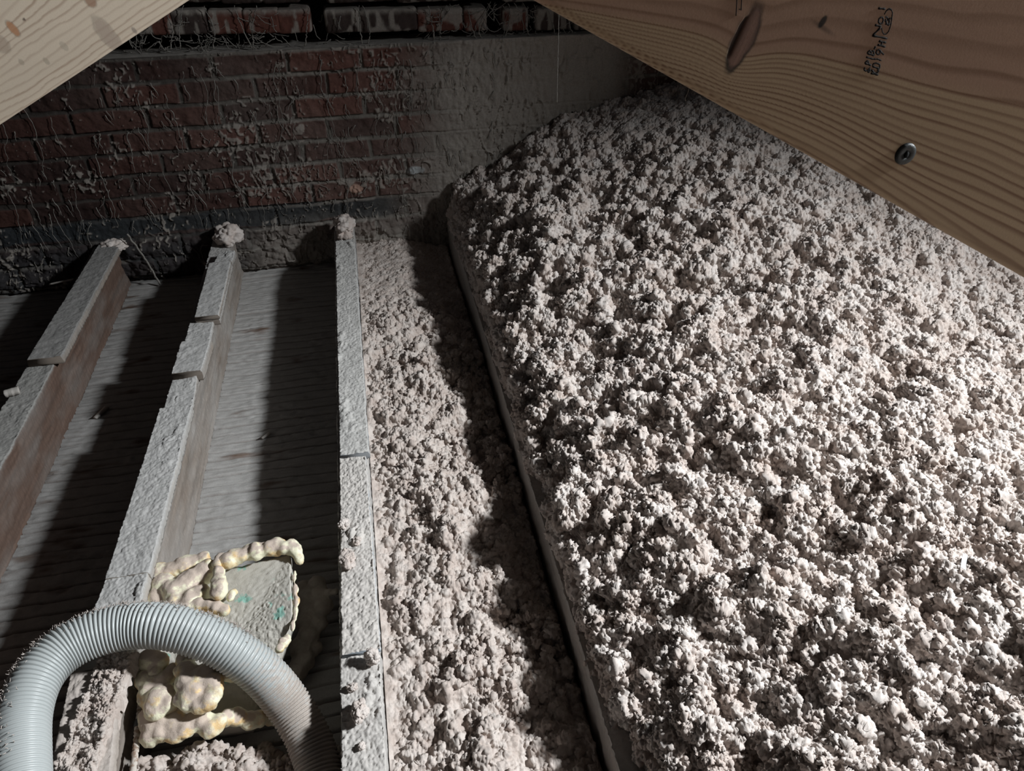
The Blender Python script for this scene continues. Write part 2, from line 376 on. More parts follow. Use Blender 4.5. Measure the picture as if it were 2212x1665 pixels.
# ------------------------------------------------------------------ timbers
def dusty_beam(name, XL, XR, Y0, Y1, Zt, Zb, sidecol, topcol=(.47, .45, .43), fluff=1.0, seed=0, parent=None, side_dust=.25, ystep=.0018):
    """a long timber along Y (or a tapering one when XL, XR are pairs) with dust lying on it"""
    ys = np.arange(Y0, Y1 + ystep, ystep); t = (ys - Y0) / (Y1 - Y0)
    if np.isscalar(XL): XL = (XL, XL)
    if np.isscalar(XR): XR = (XR, XR)
    if np.isscalar(Zt): Zt = (Zt, Zt)
    xl = XL[0] + (XL[1] - XL[0]) * t; xr = XR[0] + (XR[1] - XR[0]) * t; zt = Zt[0] + (Zt[1] - Zt[0]) * t
    w = abs(XR[0] - XL[0]); h = abs(Zt[0] - Zb); nt = max(6, int(w / .0016)); ns = max(3, int(h / .005)); r = min(.004, h * .3)
    # cross-section parameters, from lower left up, across, down right; closed by the flat bottom
    sx = np.concatenate([np.zeros(ns), np.linspace(0, 1, nt), np.ones(ns)]); sz = np.concatenate([np.linspace(0, 1, ns, endpoint=False), np.ones(nt), np.linspace(1, 0, ns + 1)[1:]])
    part = np.concatenate([np.zeros(ns), np.ones(nt), np.full(ns, 2)])
    X = xl[:, None] + (xr - xl)[:, None] * sx; Z = Zb + (zt[:, None] - Zb) * sz; Y = np.repeat(ys[:, None], len(sx), 1)
    X = X + r * ((sx == 0) * (sz == 1) - 1. * (sx == 1) * (sz == 1)) * .6; Z = Z - r * .7 * ((sz == 1) & ((sx == 0) | (sx == 1)))
    lat = sx * w
    top = (part == 1)[None] * np.ones_like(X)
    hgt = .0022 * fbm(lat[None] * 60 + seed, Y * 60, 4, seed) + .0014 * balls(lat[None] / .006 + 0 * Y, Y / .006, seed) * fluff + .001 * fluff * balls(lat[None] / .0028 + 0 * Y, Y / .0028, seed + 1)
    hgt = hgt + fluff * .005 * sm(.25, .6, fbm(lat[None] * 22 + 0 * Y, Y * 14, 3, seed + 2)) * (.4 + balls(lat[None] / .013 + 0 * Y, Y / .013, seed + 3))
    Z = Z + top * hgt
    ed = .0022 * fbm(Y * 35, Z * 90 + sx[None] * 50, 3, seed + 5) + .0016 * fbm(Y * 200, Z * 60, 2, seed + 6)
    X = X + np.where(part == 0, -1, np.where(part == 2, 1, 0))[None] * ed + (part == 1)[None] * ((sx < .08) * -1. + (sx > .92)) * np.maximum(ed, 0) * 1.2
    sc = np.array(sidecol); tc = np.array(topcol); C = np.zeros(X.shape + (3,))
    g = fbm(Y * 5, Z * 130, 4, seed + 7)
    dep = (zt[:, None] - Z)
    dfac = np.clip(side_dust + .45 * fbm(Y * 10, Z * 22, 4, seed + 8) + .25 * sm(.02, 0, dep), 0, 1)
    side = sc * (1 + .40 * g)[..., None]; side = side + (tc * .85 - side) * dfac[..., None]
    C[:] = side; T = (tc * (1 + .08 * fbm(lat[None] * 50, Y * 50, 3, seed + 9))[..., None])
    C = np.where(top[..., None] > 0, T, C)
    S = np.stack([X, Y, Z], -1)
    e0 = S[:1].copy(); e1 = S[-1:].copy(); e0[..., 1] -= .0004; e1[..., 1] += .0004; S = np.concatenate([e0, S, e1]); ce = np.zeros((1,) + C.shape[1:]) + sc * .55; C = np.concatenate([ce, C, ce])
    return mesh_obj(name, S.reshape(-1, 3), loft(S), M_attr, parent, col=C.reshape(-1, 3))

YW = 2.497
J2L, J2R, J3L, J3R, J4L, J4R = -.558, -.493, -.152, -.086, .245, .315
j1 = dusty_beam('floor_joist', -.942, -.872, .2, YW, 0, -.158, (.115, .075, .058), seed=1, topcol=(.27, .26, .245), side_dust=.06, fluff=.6)  # dust on top toned down to paint in the shade at far left
tag(j1, 'dark reddish brown floor joist at far left with bare side and dusty top', 'joist')
j0 = dusty_beam('floor_joist', -1.42, -1.345, .2, YW, 0.0, -.158, (.14, .09, .07), seed=2, side_dust=.1, fluff=.6)
tag(j0, 'shadowed floor joist whose dusty end just shows at left edge under the brick wall', 'joist')
j2 = dusty_beam('floor_joist', J2L, J2R, .2, YW, 0, -.158, (.22, .18, .15), seed=3, side_dust=.30, fluff=.8)
tag(j2, 'floor joist with grey brown side, stepped boards on top and grey hose across it', 'joist')
j3 = dusty_beam('floor_joist', J3L, J3R, .2, YW, 0, -.158, (.30, .29, .28), topcol=(.54, .505, .475), seed=4, side_dust=.4, fluff=1.6)
tag(j3, 'thickly dusted floor joist in the middle beside the half filled bay', 'joist')
j4 = dusty_beam('floor_joist', J4L, J4R, .2, YW, 0.006, -.158, (.40, .345, .30), topcol=(.52, .49, .46), seed=5, side_dust=.65, fluff=.5)
tag(j4, 'dust coated floor joist holding back the high insulation heap on the right', 'joist')

def board(name, px, z, th, label, group=None, seed=0, sidecol=(.30, .25, .21), fluff=.5, topcol=(.47, .455, .44), side_dust=.35):
    """px: far-left, far-right, near-right, near-left corners of the top seen in the photo; z height of the top"""
    a, b, c, d = [onz(x, y, z) for x, y in px]
    Y1 = (a[1] + b[1]) / 2; Y0 = (c[1] + d[1]) / 2
    o = dusty_beam(name, (d[0], a[0]), (c[0], b[0]), Y0, Y1, z, z - th, sidecol, topcol, fluff, seed, side_dust=side_dust, ystep=.0018)
    tag(o, label, 'board', group); return o
board('wood_strip', [(218, 519), (262, 522), (132, 770), (57, 776)], .024, .022, 'long flat dusty board lying on the dark reddish brown left joist', seed=11, fluff=.25, topcol=(.25, .24, .23))  # darker top colour stands in for shade over the left joist
board('wood_strip', [(472, 545), (508, 545), (500, 565), (462, 566)], .022, .020, 'short ragged dusty scrap under the lump at the wall end of the stepped joist', seed=12, fluff=1)
board('wood_strip', [(451, 566), (498, 566), (472, 681), (419, 684)], .034, .013, 'upper board of the two layer stack nearest the wall on the stepped joist', seed=13, fluff=.3)
board('wood_strip', [(455, 572), (500, 572), (474, 690), (423, 694)], .019, .017, 'lower board of the two layer stack nearest the wall on the stepped joist', seed=14, fluff=.3)
board('wood_strip', [(410, 694), (461, 694), (452, 738), (398, 740)], .014, .013, 'narrow dusty strip between the two layer stack and the square block', seed=15, fluff=.5)
board('wood_strip', [(391, 737), (455, 735), (434, 801), (370, 805)], .032, .030, 'nearly square dusty block overhanging the left side of the stepped joist', seed=16, fluff=.4)
board('wood_strip', [(373, 814), (427, 812), (416, 880), (353, 882)], .012, .011, 'narrow dusty strip between the square block and the long wide board', seed=17, fluff=.6)
board('wood_strip', [(345, 880), (414, 878), (325, 1225), (222, 1262)], .024, .022, 'long wide pale dusty board on the stepped joist reaching down to the hose', seed=18, fluff=.8, sidecol=(.42, .37, .32), side_dust=.6)
board('wood_strip', [(222, 1264), (324, 1228), (268, 1440), (152, 1450)], .022, .020, 'rough dusty board end lying under the arch of the grey hose', seed=19, fluff=1.0, sidecol=(.42, .37, .32))
board('wood_strip', [(152, 1452), (262, 1442), (232, 1720), (98, 1720)], .026, .024, 'board covered with clumpy brown dust below the hose at bottom left', seed=20, fluff=1.0, topcol=(.50, .44, .40), sidecol=(.42, .36, .31), side_dust=.7)
board('wood_strip', [(724, 520), (766, 519), (797, 976), (733, 984)], .020, .018, 'long upper board capping the middle joist from the wall to its crack', seed=21, fluff=1.0, topcol=(.53, .51, .485), sidecol=(.36, .37, .38))
board('wood_strip', [(733, 990), (790, 984), (822, 1405), (737, 1410)], .010, .009, 'lower board on the middle joist just below the crack with bluish bare edge', seed=22, fluff=1.5, topcol=(.56, .52, .485), sidecol=(.42, .46, .50), side_dust=.25)

# ------------------------------------------------------------------ insulation
def build_heap():
    nx, ny = 1500, 1650
    s = np.linspace(0, 1, nx) ** 1.12; v = np.linspace(0, 1, ny - 60)
    Y0 = .22; Y1 = 2.50; y = Y0 + (Y1 - Y0) * (v * .62 + .38 * v * v)
    y = np.concatenate([np.linspace(-2.2, Y0, 61)[:-1], y])
    wd = 0.95 + 1.25 * np.clip((y - Y0) / (Y1 - Y0), 0, 1) + 1.1 * sm(Y0, -.6, y)
    xe = .251 + .010 * fbm(y * 14, y * 0 + 1, 3, 60) - .008 * sm(1.4, 2.3, y)
    xe = xe + .026 * sm(.66, .46, y)
    X = xe[:, None] + wd[:, None] * s; Y = np.repeat(y[:, None], nx, 1)
    dx = X - xe[:, None]
    amp = .13 + .27 * sm(.7, 2.5, Y)
    base = .004 + amp * (1 - np.exp(-dx / .42)) + .02 * (1 - np.exp(-dx / .02)) + .036 * (1 - np.exp(-dx / .014))
    base = base + .03 * fbm(X * 2.6, Y * 2.6, 2, 61)
    p = np.exp(-(((X - .85) / .20) ** 2 + ((Y - 2.25) / .16) ** 2))      # hard-sprayed smoother patch near the wall
    flat = 1 - .75 * p; fa = np.clip(1 - .62 * sm(.65, 1.6, X + .15 * Y), .38, 1); rise = sm(0, .022, dx)
    wx = X + .012 * fbm(X * 30, Y * 30, 3, 11); wy = Y + .012 * fbm(X * 30, Y * 30, 3, 14)
    big = .046 * domes(wx / .085, wy / .085, 1) * (.35 + .9 * vn(X * 6, Y * 6, 4)) + .040 * fbm(X * 10, Y * 10, 3, 5) + .030 * fbm(X * 28, Y * 28, 3, 6)
    Z = base + (big - .014) * flat * fa * (.25 + .75 * rise) - .004 * (1 - rise)
    S = np.stack([X, Y, Z], -1)
    S = crumble(S, [(.034, .8), (.0165, .62), (.0088, .8), (.0048, 1.0), (.0028, 1.0)], flat ** .6 * (.8 + .2 * rise) * (.6 + .4 * fa))
    S[..., 2] += .0012 * fbm(X * 420, Y * 420, 2, 8)
    S[:, 0, 2] = .002; S[:, :3, 0] = np.maximum(S[:, :3, 0], J4L + .004); S[..., 1] = np.minimum(S[..., 1], 2.492)
    o = mesh_obj('insulation_heap', S, gridfaces(ny, nx), M_heap)
    tag(o, 'high grey heap of clumpy loose fill insulation covering the right half', 'insulation', kind='stuff')
build_heap()
def build_bay():
    x = np.linspace(J3R + .001, J4L - .001, 340); y = .2 + (2.49 - .2) * np.linspace(0, 1, 1350) ** 1.1
    X, Y = np.meshgrid(x, y); t = (X - x[0]) / (x[-1] - x[0])
    far = sm(1.7, 2.35, Y)
    base = -.028 - .040 * far - .042 * sm(.35, 1.0, t)
    wgt = np.clip(np.minimum(t / .05, (1 - t) / .05), .05, 1)
    big = .020 * domes((X + .01 * fbm(X * 30, Y * 30, 2, 3)) / .05, Y / .05, 7) * sm(.0, .5, t) + .014 * fbm(X * 14, Y * 14, 3, 77) + .012 * fbm(X * 40, Y * 40, 2, 78)
    Z = base + (big - .006) * wgt * (1 - .7 * far) - .03 * sm(.96, 1.0, t)
    S = crumble(np.stack([X, Y, Z], -1), [(.022, .9), (.011, 1.0), (.0058, 1.0), (.0032, .8)], wgt * (1 - .5 * far) * (.45 + .5 * sm(-.3, .4, fbm(X * 12, Y * 12, 3, 79)) + .2 * t))
    S[..., 0] = np.clip(S[..., 0], x[0] - .0005, J4L - .0005); S[:, 0, 2] = -.06; S[:, -1, 2] = -.154
    o = mesh_obj('bay_insulation', S, gridfaces(*X.shape), M_bay)
    tag(o, 'loose insulation filling the narrow bay right of the middle joist', 'insulation', kind='stuff')
    x = np.linspace(J2R + .002, J3L - .002, 260); y = np.linspace(.2, .71, 380); X, Y = np.meshgrid(x, y)
    Z = -.070 + .02 * domes(X / .05, Y / .05, 3) + .01 * fbm(X * 30, Y * 30, 3, 6) - .07 * sm(.67, .71, Y + .015 * fbm(X * 20, Y * 0, 2, 72)) - .05 * sm(-.36, -.25, X)
    S = crumble(np.stack([X, Y, Z], -1), [(.022, .9), (.011, 1.0), (.0058, 1.0), (.0032, .8)]); S[..., 0] = np.clip(S[..., 0], x[0], x[-1])
    o = mesh_obj('bay_insulation', S, gridfaces(*X.shape), M_bay)
    tag(o, 'small patch of loose brown insulation below the foam at bottom left', 'insulation', kind='stuff')
    # loose clumps lying on the board below the hose and spilling up under it
    (xa, ya), (xb, yb) = onz(118, 1700, .026)[:2], onz(222, 1418, .026)[:2]
    v = np.linspace(0, 1, 260); u = np.linspace(0, 1, 150); U, Vv = np.meshgrid(u, v); X = xa + (xb - xa) * Vv + U * .062 - .006; Y = ya + (yb - ya) * Vv
    ed = np.clip(np.minimum.reduce([U, 1 - U, Vv * 2, (1 - Vv) * 2]) / .12, 0, 1)
    Z = .0275 + ed * (.004 + .012 * domes(X / .028, Y / .028, 4) + .008 * fbm(X * 40, Y * 40, 3, 6)); Z = Z - .02 * (1 - sm(.0, .4, ed + .5 * fbm(X * 50, Y * 50, 3, 2)))
    S = crumble(np.stack([X, Y, Z], -1), [(.016, .6), (.0088, .8), (.0048, 1.0), (.0026, .8)], .15 + .85 * ed)
    o = mesh_obj('loose_insulation', S, gridfaces(*X.shape), M_bay)
    tag(o, 'clumpy brown insulation lying on the board below the hose at bottom left', 'insulation', kind='stuff')
build_bay()

# ------------------------------------------------------------------ lumps of insulation
def ico(sub):
    import bmesh
    bm = bmesh.new(); bmesh.ops.create_icosphere(bm, subdivisions=sub, radius=1)
    V = np.array([v.co[:] for v in bm.verts]); Fc = np.array([[v.index for v in f.verts] for f in bm.faces]); bm.free(); return V, Fc
ICO4 = ico(5); ICO3 = ico(4)
def clump(name, c, rad, label, seed, group=None, cat='clump', m=None):
    V, Fc = ICO4; rr = np.random.default_rng(seed); rad = np.asarray(rad) * np.ones(3)
    D = V.copy(); bump = np.zeros(len(V))
    for n, s_, a in ((14, .55, .34), (60, .28, .17), (220, .14, .08)):
        cs = rr.normal(size=(n, 3)); cs /= np.linalg.norm(cs, axis=1)[:, None]
        d2 = ((V[:, None] - cs[None]) ** 2).sum(-1).min(1)
        bump += a * np.sqrt(np.maximum(1 - d2 / s_ ** 2, 0))
    P = V * (.70 + bump)[:, None] * rad + np.asarray(c)
    P += .0012 * np.stack([fbm3(P * 400, 2, k) for k in range(3)], -1)
    o = mesh_obj(name, P, Fc, m or M_heap); tag(o, label, cat, group); return o
def cl(px, py, z, r, label, seed, **k):
    p = onz(px, py, z); return clump('insulation_clump', p + np.array([0, 0, 0]), r, label, seed, **k)
cl(493, 507, .028, (.042, .045, .034), 'large dusty lump on the wall end of the stepped joist', 1)
cl(744, 490, .036, (.034, .05, .034), 'large dusty lump on the wall end of the middle joist', 2)
cl(246, 532, .014, (.038, .035, .02), 'flat dusty lump on the wall end of the left joist', 3)
cl(803, 1418, .018, (.013, .012, .013), 'round clump on the right edge of the middle joist beside the bay', 4)
cl(778, 1535, .016, (.012, .017, .011), 'largest clump on the middle joist near the bottom of the photo', 5)
cl(762, 1485, .008, (.009, .007, .006), 'small clump just above the largest one on the middle joist', 6)
cl(752, 1205, .018, (.015, .022, .010), 'long clump on the left edge of the middle joist level with the foam', 7)
cl(771, 1168, .015, (.009, .010, .007), 'small clump above the long clump on the middle joist', 8)
cl(781, 1612, .005, (.006, .006, .005), 'tiny lowest clump on the middle joist', 9)
cl(742, 1130, .014, (.011, .013, .007), 'clump on the left edge of the middle joist above the foam corner', 10)

# ------------------------------------------------------------------ foam board with spray foam
def foam_material():
    m, (nt, b, noise, mixc, ramp, c, co) = mat('spray_foam', (.80, .76, .56), .6, bump=.6, bump_scale=160, bump_dist=.002, spec=.4)
    N, L = nt.nodes, nt.links
    g = N.new('ShaderNodeNewGeometry'); sx = N.new('ShaderNodeSeparateXYZ'); L.new(g.outputs['Normal'], sx.inputs[0])
    ad = N.new('ShaderNodeMath'); ad.operation = 'MULTIPLY_ADD'; L.new(noise(38, 6, .65), ad.inputs[0]); ad.inputs[1].default_value = 1.5
    mu = N.new('ShaderNodeMath'); mu.operation = 'MULTIPLY_ADD'; L.new(sx.outputs[2], mu.inputs[0]); mu.inputs[1].default_value = .55; mu.inputs[2].default_value = -.75
    L.new(mu.outputs[0], ad.inputs[2])
    f = ramp(ad.outputs[0], .28, .48)
    amber = mixc(ramp(noise(25), .5, .62), c, (.72, .50, .25))
    L.new(mixc(f, amber, (.54, .44, .37)), b.inputs['Base Color'])
    L.new(ramp(f, 0, 1, .5, .95), b.inputs['Roughness'])
    b.inputs['Subsurface Weight'].default_value = .0
    return m
M_foam = foam_material()
M_green, (nt, b, noise, mixc, ramp, c, co) = mat('green_foam_board', (.27, .47, .40), .7, bump=.8, bump_scale=500, bump_dist=.0012)
nt.links.new(mixc(ramp(noise(24, 5, .6), .34, .39), c, (.50, .47, .42)), b.inputs['Base Color'])
M_foamdull, _ = mat('dusty_foam', (.46, .41, .35), .9, var=(.40, .34, .29), var_scale=60, bump=.8, bump_scale=300, bump_dist=.0015)

fb = empty('foam_board', (-.37, .88, -.05))
tag(fb, 'green foam board piece edged with cream spray foam beside the hose', 'foam board')
def local(o, par):
    o.parent = par; o.matrix_parent_inverse = Matrix.Translation(par.location).inverted(); return o
def board_panel():
    zb = -.012
    pts = [onz(345, 1262, zb - .02), onz(626, 1196, zb), onz(632, 1330, zb - .008), onz(600, 1420, zb - .045), onz(540, 1565, zb - .085), onz(320, 1580, zb - .03)]
    P = np.array(pts); c = P.mean(0); n = 6
    V = []; 
    ringp = []
    for k in range(n):
        a, b2 = P[k], P[(k + 1) % n]
        for t in np.linspace(0, 1, 40, endpoint=False): ringp.append(a + (b2 - a) * t)
    ringp = np.array(ringp); m = len(ringp)
    ringp[:, :2] += .0018 * np.stack([fbm(ringp[:, 0] * 120, ringp[:, 1] * 120, 3, 81), fbm(ringp[:, 0] * 120, ringp[:, 1] * 120, 3, 84)], -1)
    rings = [c + (ringp - c) * q for q in np.linspace(.02, .985, 60)] + [ringp - [0, 0, .0025], ringp - [0, 0, .018], c + (ringp - c) * .99 - [0, 0, .030]]
    S = np.array(rings); S[:61, :, 2] += .0022 * fbm(S[:61, :, 0] * 260, S[:61, :, 1] * 260, 3, 86) + .001 * balls(S[:61, :, 0] / .005, S[:61, :, 1] / .005, 5)
    o = mesh_obj('board_panel', S.reshape(-1, 3), loft(S), M_green); local(o, fb); o['label'] = 'green rigid panel under grey dust'
board_panel()
def blobs(name, pts, mtl, label=None, voxel=.0028, seed=0, par=None):
    """pts: (px, py, z, radius[, stretch x, y]) merged into one smooth foam bead"""
    rr = np.random.default_rng(seed); pl = Pile(); V, Fc = ICO3; V0 = V
    for q in pts:
        px, py, z, r = q[:4]; st = np.array([q[4] if len(q) > 4 else 1, q[5] if len(q) > 5 else 1, .9])
        p = onz(px, py, z)
        pl.mesh(V0 * r * st * (1 + .10 * fbm3(V0 * 2.1 + rr.random(3) * 30, 2, 1))[:, None] + p, Fc)
    o = pl.build(name, mtl)
    md = o.modifiers.new('remesh', 'REMESH'); md.mode = 'VOXEL'; md.voxel_size = voxel; md.use_smooth_shade = True
    s = o.modifiers.new('smooth', 'SMOOTH'); s.factor = .6; s.iterations = 4
    tx = bpy.data.textures.new(name + '_grain', 'CLOUDS'); tx.noise_scale = .016; tx.noise_depth = 3
    d = o.modifiers.new('grain', 'DISPLACE'); d.texture = tx; d.texture_coords = 'LOCAL'; d.strength = .007; d.mid_level = .5
    if par: local(o, par)
    if label: o['label'] = label
    return o
# ridge along the far edge, knuckle by knuckle
ridge = []
for k, t in enumerate(np.linspace(0, 1, 11)):
    x = 478 + t * 150; y = 1215 - 34 * math.sin(min(1, t * 1.25) * 1.45) + 2 * (k % 2)
    ridge.append((x, y, .004 + .003 * (k % 2), .0135 + .0025 * (k % 3)))
ridge += [(638, 1188, .002, .014), (645, 1203, -.006, .011), (648, 1213, -.012, .008), (600, 1176, .0, .015)]
blobs('foam_bead', ridge, M_foam, 'cream knuckled bead along the far edge of the panel', seed=1, par=fb)
left = [(345, 1240, -0.026, 0.0216), (372, 1232, -0.021, 0.0184), (398, 1222, -0.021, 0.0205), (420, 1213, -0.020, 0.0151), (440, 1206, -0.018, 0.0140),
        (352, 1262, -0.008, 0.0216), (372, 1275, -0.004, 0.0194), (395, 1268, -0.008, 0.0238), (415, 1250, -0.006, 0.0205), (438, 1240, -0.008, 0.0216), (340, 1290, -0.016, 0.0194),
        (380, 1300, -0.011, 0.0205), (408, 1296, -0.008, 0.0194), (432, 1285, -0.012, 0.0205), (450, 1222, -0.002, 0.0151), (345, 1325, -0.026, 0.0216), (375, 1330, -0.016, 0.0216), (405, 1325, -0.016, 0.0216)]
blobs('foam_bead', left, M_foam, 'lumpy dusty foam mass between the joist side and the panel', seed=2, par=fb)
blobs('foam_bead', [(472, 1235, .012, .012), (472, 1252, .012, .0135), (473, 1266, .010, .0155), (472, 1278, .006, .0165), (470, 1218, .008, .011), (478, 1207, .006, .012)], M_foam, 'single upstanding cream drip on the panel', seed=3, par=fb)
blobs('foam_bead', [(430, 1306, -.008, .014), (452, 1308, -.008, .013), (470, 1312, -.008, .013), (484, 1318, -.010, .012), (410, 1312, -.01, .014), (498, 1288, -.008, .008, 1, 1.6), (505, 1280, -.01, .007)], M_foam, 'amber foam bead just behind the hose', seed=4, par=fb)
low = [(325, 1425, 0.003, .020), (345, 1430, 0.000, .016), (335, 1455, -0.002, .014), (400, 1425, 0.008, .016), (402, 1450, 0.012, .019), (405, 1475, 0.012, .020), (415, 1495, 0.010, .020),
       (432, 1470, 0.012, .020), (448, 1452, 0.012, .018), (458, 1475, 0.012, .018), (462, 1495, 0.010, .016), (450, 1515, 0.008, .016), (430, 1525, 0.006, .014), (405, 1522, 0.006, .013), (390, 1512, 0.006, .012),
       (470, 1440, 0.006, .018), (500, 1450, -0.002, .018), (525, 1455, -0.008, .016)]
blobs('foam_bead', low, M_foam, 'biggest rounded cream lobe inside the curve of the hose', seed=5, par=fb)
low2 = [(316, 1470, -0.008, 0.0180), (318, 1495, -0.008, 0.0156), (330, 1480, -0.006, 0.0168), (350, 1475, -0.006, 0.0168), (325, 1515, -0.010, 0.0156), (345, 1510, -0.004, 0.0216), (340, 1530, -0.006, 0.0204),
        (362, 1520, -0.004, 0.0168), (366, 1495, -0.004, 0.0132), (312, 1512, -0.012, 0.0120), (362, 1462, -0.006, 0.0144), (376, 1450, -0.008, 0.0144)]
blobs('foam_bead', low2, M_foam, 'yellowish folded foam lobes next to the stepped joist', seed=6, par=fb)
near = [(322, 1550, -0.024, 0.0172), (335, 1570, -0.028, 0.0196), (325, 1592, -0.032, 0.0161), (345, 1580, -0.028, 0.0172), (352, 1555, -0.022, 0.0172), (375, 1560, -0.026, 0.0196), (380, 1580, -0.030, 0.0172), (402, 1572, -0.028, 0.0172),
        (415, 1558, -0.028, 0.0149), (440, 1560, -0.030, 0.0172), (455, 1572, -0.034, 0.0172), (470, 1560, -0.032, 0.0149), (490, 1550, -0.049, 0.0149), (512, 1548, -0.059, 0.0161), (540, 1556, -0.072, 0.0161), (560, 1552, -0.079, 0.0149), (585, 1548, -0.094, 0.0161), (605, 1552, -0.104, 0.0138), (300 + 18, 1566, -0.026, 0.0115)]
blobs('foam_bead', near, M_foam, 'scalloped dusty bead along the near edge of the panel', seed=7, par=fb)
side = [(636, 1245, -.016, .005, 1, 3), (638, 1275, -.02, .0055, 1, 3), (641, 1298, -.022, .0065, 1, 1.8), (638, 1325, -.022, .0055, 1, 3), (632, 1352, -.022, .005, 1, 2.5), (612, 1388, -.012, .010), (604, 1400, -.012, .008), (620, 1380, -.014, .008)]
blobs('foam_bead', side, M_foam, 'thin pale bead down the right edge of the panel', seed=8, par=fb, voxel=.002)
fr = blobs('foam_lump', [(655, 1275, -.10, .020), (668, 1290, -.10, .022), (684, 1262, -.095, .018), (690, 1285, -.095, .020), (697, 1310, -.10, .020), (672, 1325, -.11, .022), (660, 1345, -.115, .02), (688, 1345, -.115, .018), (666, 1375, -.12, .022), (650, 1400, -.125, .022),
                         (655, 1425, -.13, .022), (700, 1280, -.085, .009), (712, 1279, -.08, .008), (724, 1278, -.078, .007), (645, 1310, -.105, .018), (640, 1450, -.13, .022), (676, 1400, -.135, .018)], M_foamdull, seed=9)
tag(fr, 'shaded brown foam lump between the green panel and the middle joist', 'foam')

# ------------------------------------------------------------------ corrugated hose
def hose_material():
    m, (nt, b, noise, mixc, ramp, c, co) = mat('grey_hose_plastic', (.42, .44, .435), .38, spec=.5)
    N, L = nt.nodes, nt.links
    at = N.new('ShaderNodeAttribute'); at.attribute_name = 'col'; sp = N.new('ShaderNodeSeparateColor'); L.new(at.outputs['Color'], sp.inputs[0])
    ad = N.new('ShaderNodeMath'); ad.operation = 'ADD'; L.new(sp.outputs[0], ad.inputs[0]); L.new(noise(110, 7, .7), ad.inputs[1])
    f = ramp(ad.outputs[0], .82, 1.05)
    L.new(mixc(f, c, (.47, .41, .365)), b.inputs['Base Color']); L.new(ramp(f, 0, .6, .36, .95), b.inputs['Roughness'])
    bp = N.new('ShaderNodeBump'); bp.inputs['Distance'].default_value = .0015; L.new(f, bp.inputs['Strength']); L.new(noise(500, 5, .7), bp.inputs['Height']); L.new(bp.outputs[0], b.inputs['Normal'])
    return m
M_hose = hose_material()
HR0 = .0345
def build_hose():
    pc = [(60, 1900, .085), (50, 1760, .09), (47, 1640, .095), (52, 1545, .10), (78, 1468, .105), (125, 1412, .105), (190, 1375, .102), (270, 1354, .098), (350, 1352, .094), (430, 1372, .075), (505, 1408, .042), (570, 1458, -.002),
          (622, 1520, -.050), (664, 1590, -.078), (690, 1668, -.095), (702, 1760, -.105), (700, 1880, -.11)]
    P = [onz(*q) for q in pc]
    pitch = .0066; _, Ln = spline(P, 400); nr = int(Ln / pitch); per = 8
    P, _ = spline(P, nr * per); ph = (np.arange(nr * per) % per) / per
    prof = HR0 + .0015 * np.array([-1, -.55, .45, .95, 1, .95, .45, -.55])[(np.arange(nr * per) % per)]
    m = 56; S = tube_rings(P, prof, m); S = S
    # dust: where it has settled (top), plus the caked stretch at the lower right end, plus dirt in the grooves
    ctr = P[:, None]; out = (S - ctr) / prof[:, None, None]
    s = np.linspace(0, 1, len(P)); groove = (prof < HR0 - .001)[:, None]
    px = P[:, 0][:, None]
    upl = np.clip(out[..., 2] * .55 - out[..., 0] * .8 * (px < -.45) + .25 * out[..., 1], 0, 1)
    d = .16 + .42 * sm(-.34, -.22, px) + .16 * groove * sm(-.42, -.3, px) + .22 * sm(.72, 1.0, upl) * (px < -.40) + .08 * fbm(px * 20, out[..., 2] * 4, 3, 91)
    d = d + .35 * sm(-.27, -.20, px) * sm(-.3, .6, fbm(px * 40, out[..., 1] * 3 + out[..., 2], 3, 92))
    S = S + out * (.0022 * sm(.55, .9, d) * fbm(S[..., 0] * 180, S[..., 1] * 180 + S[..., 2] * 90, 4, 93))[..., None]
    col = np.repeat(d[..., None], 3, -1)
    hz = empty('corrugated_hose', (-.4, .75, .05)); tag(hz, 'thick grey corrugated hose arching over the stepped joist at bottom left', 'hose')
    o = mesh_obj('hose_tube', S.reshape(-1, 3), loft(S), M_hose, col=col.reshape(-1, 3)); local(o, hz)
    # fuzz of dust fibres along its outer back
    pl = Pile(); rr = np.random.default_rng(5)
    for k in range(620):
        i = int(rr.integers(int(.16 * len(P)), int(.62 * len(P)))); th = rr.normal(0, .55)
        T = P[min(i + 1, len(P) - 1)] - P[i - 1]; T /= np.linalg.norm(T); ctrn = np.array([-.42, .52, .04]) - P[i]
        o_ = -ctrn + T * ctrn.dot(T); o_ /= np.linalg.norm(o_); u = np.cross(T, o_); u *= np.sign(u[2])
        a = math.radians(28) + th * .6; dr = o_ * math.cos(a) + u * math.sin(a); b0 = P[i] + dr * (HR0 + .0015)
        q = dr + .9 * rr.normal(size=3); q /= np.linalg.norm(q); ln = rr.uniform(.002, .0065)
        pl.tube(np.array([b0, b0 + q * ln * .5 + rr.normal(size=3) * .0007, b0 + q * ln]), [.0006, .0005, .0002], 4)
    o = pl.build('dust_fuzz', M_bay); local(o, hz); o['label'] = 'fuzzy grey dust clinging to the hose back'; o['kind'] = 'stuff'
build_hose()

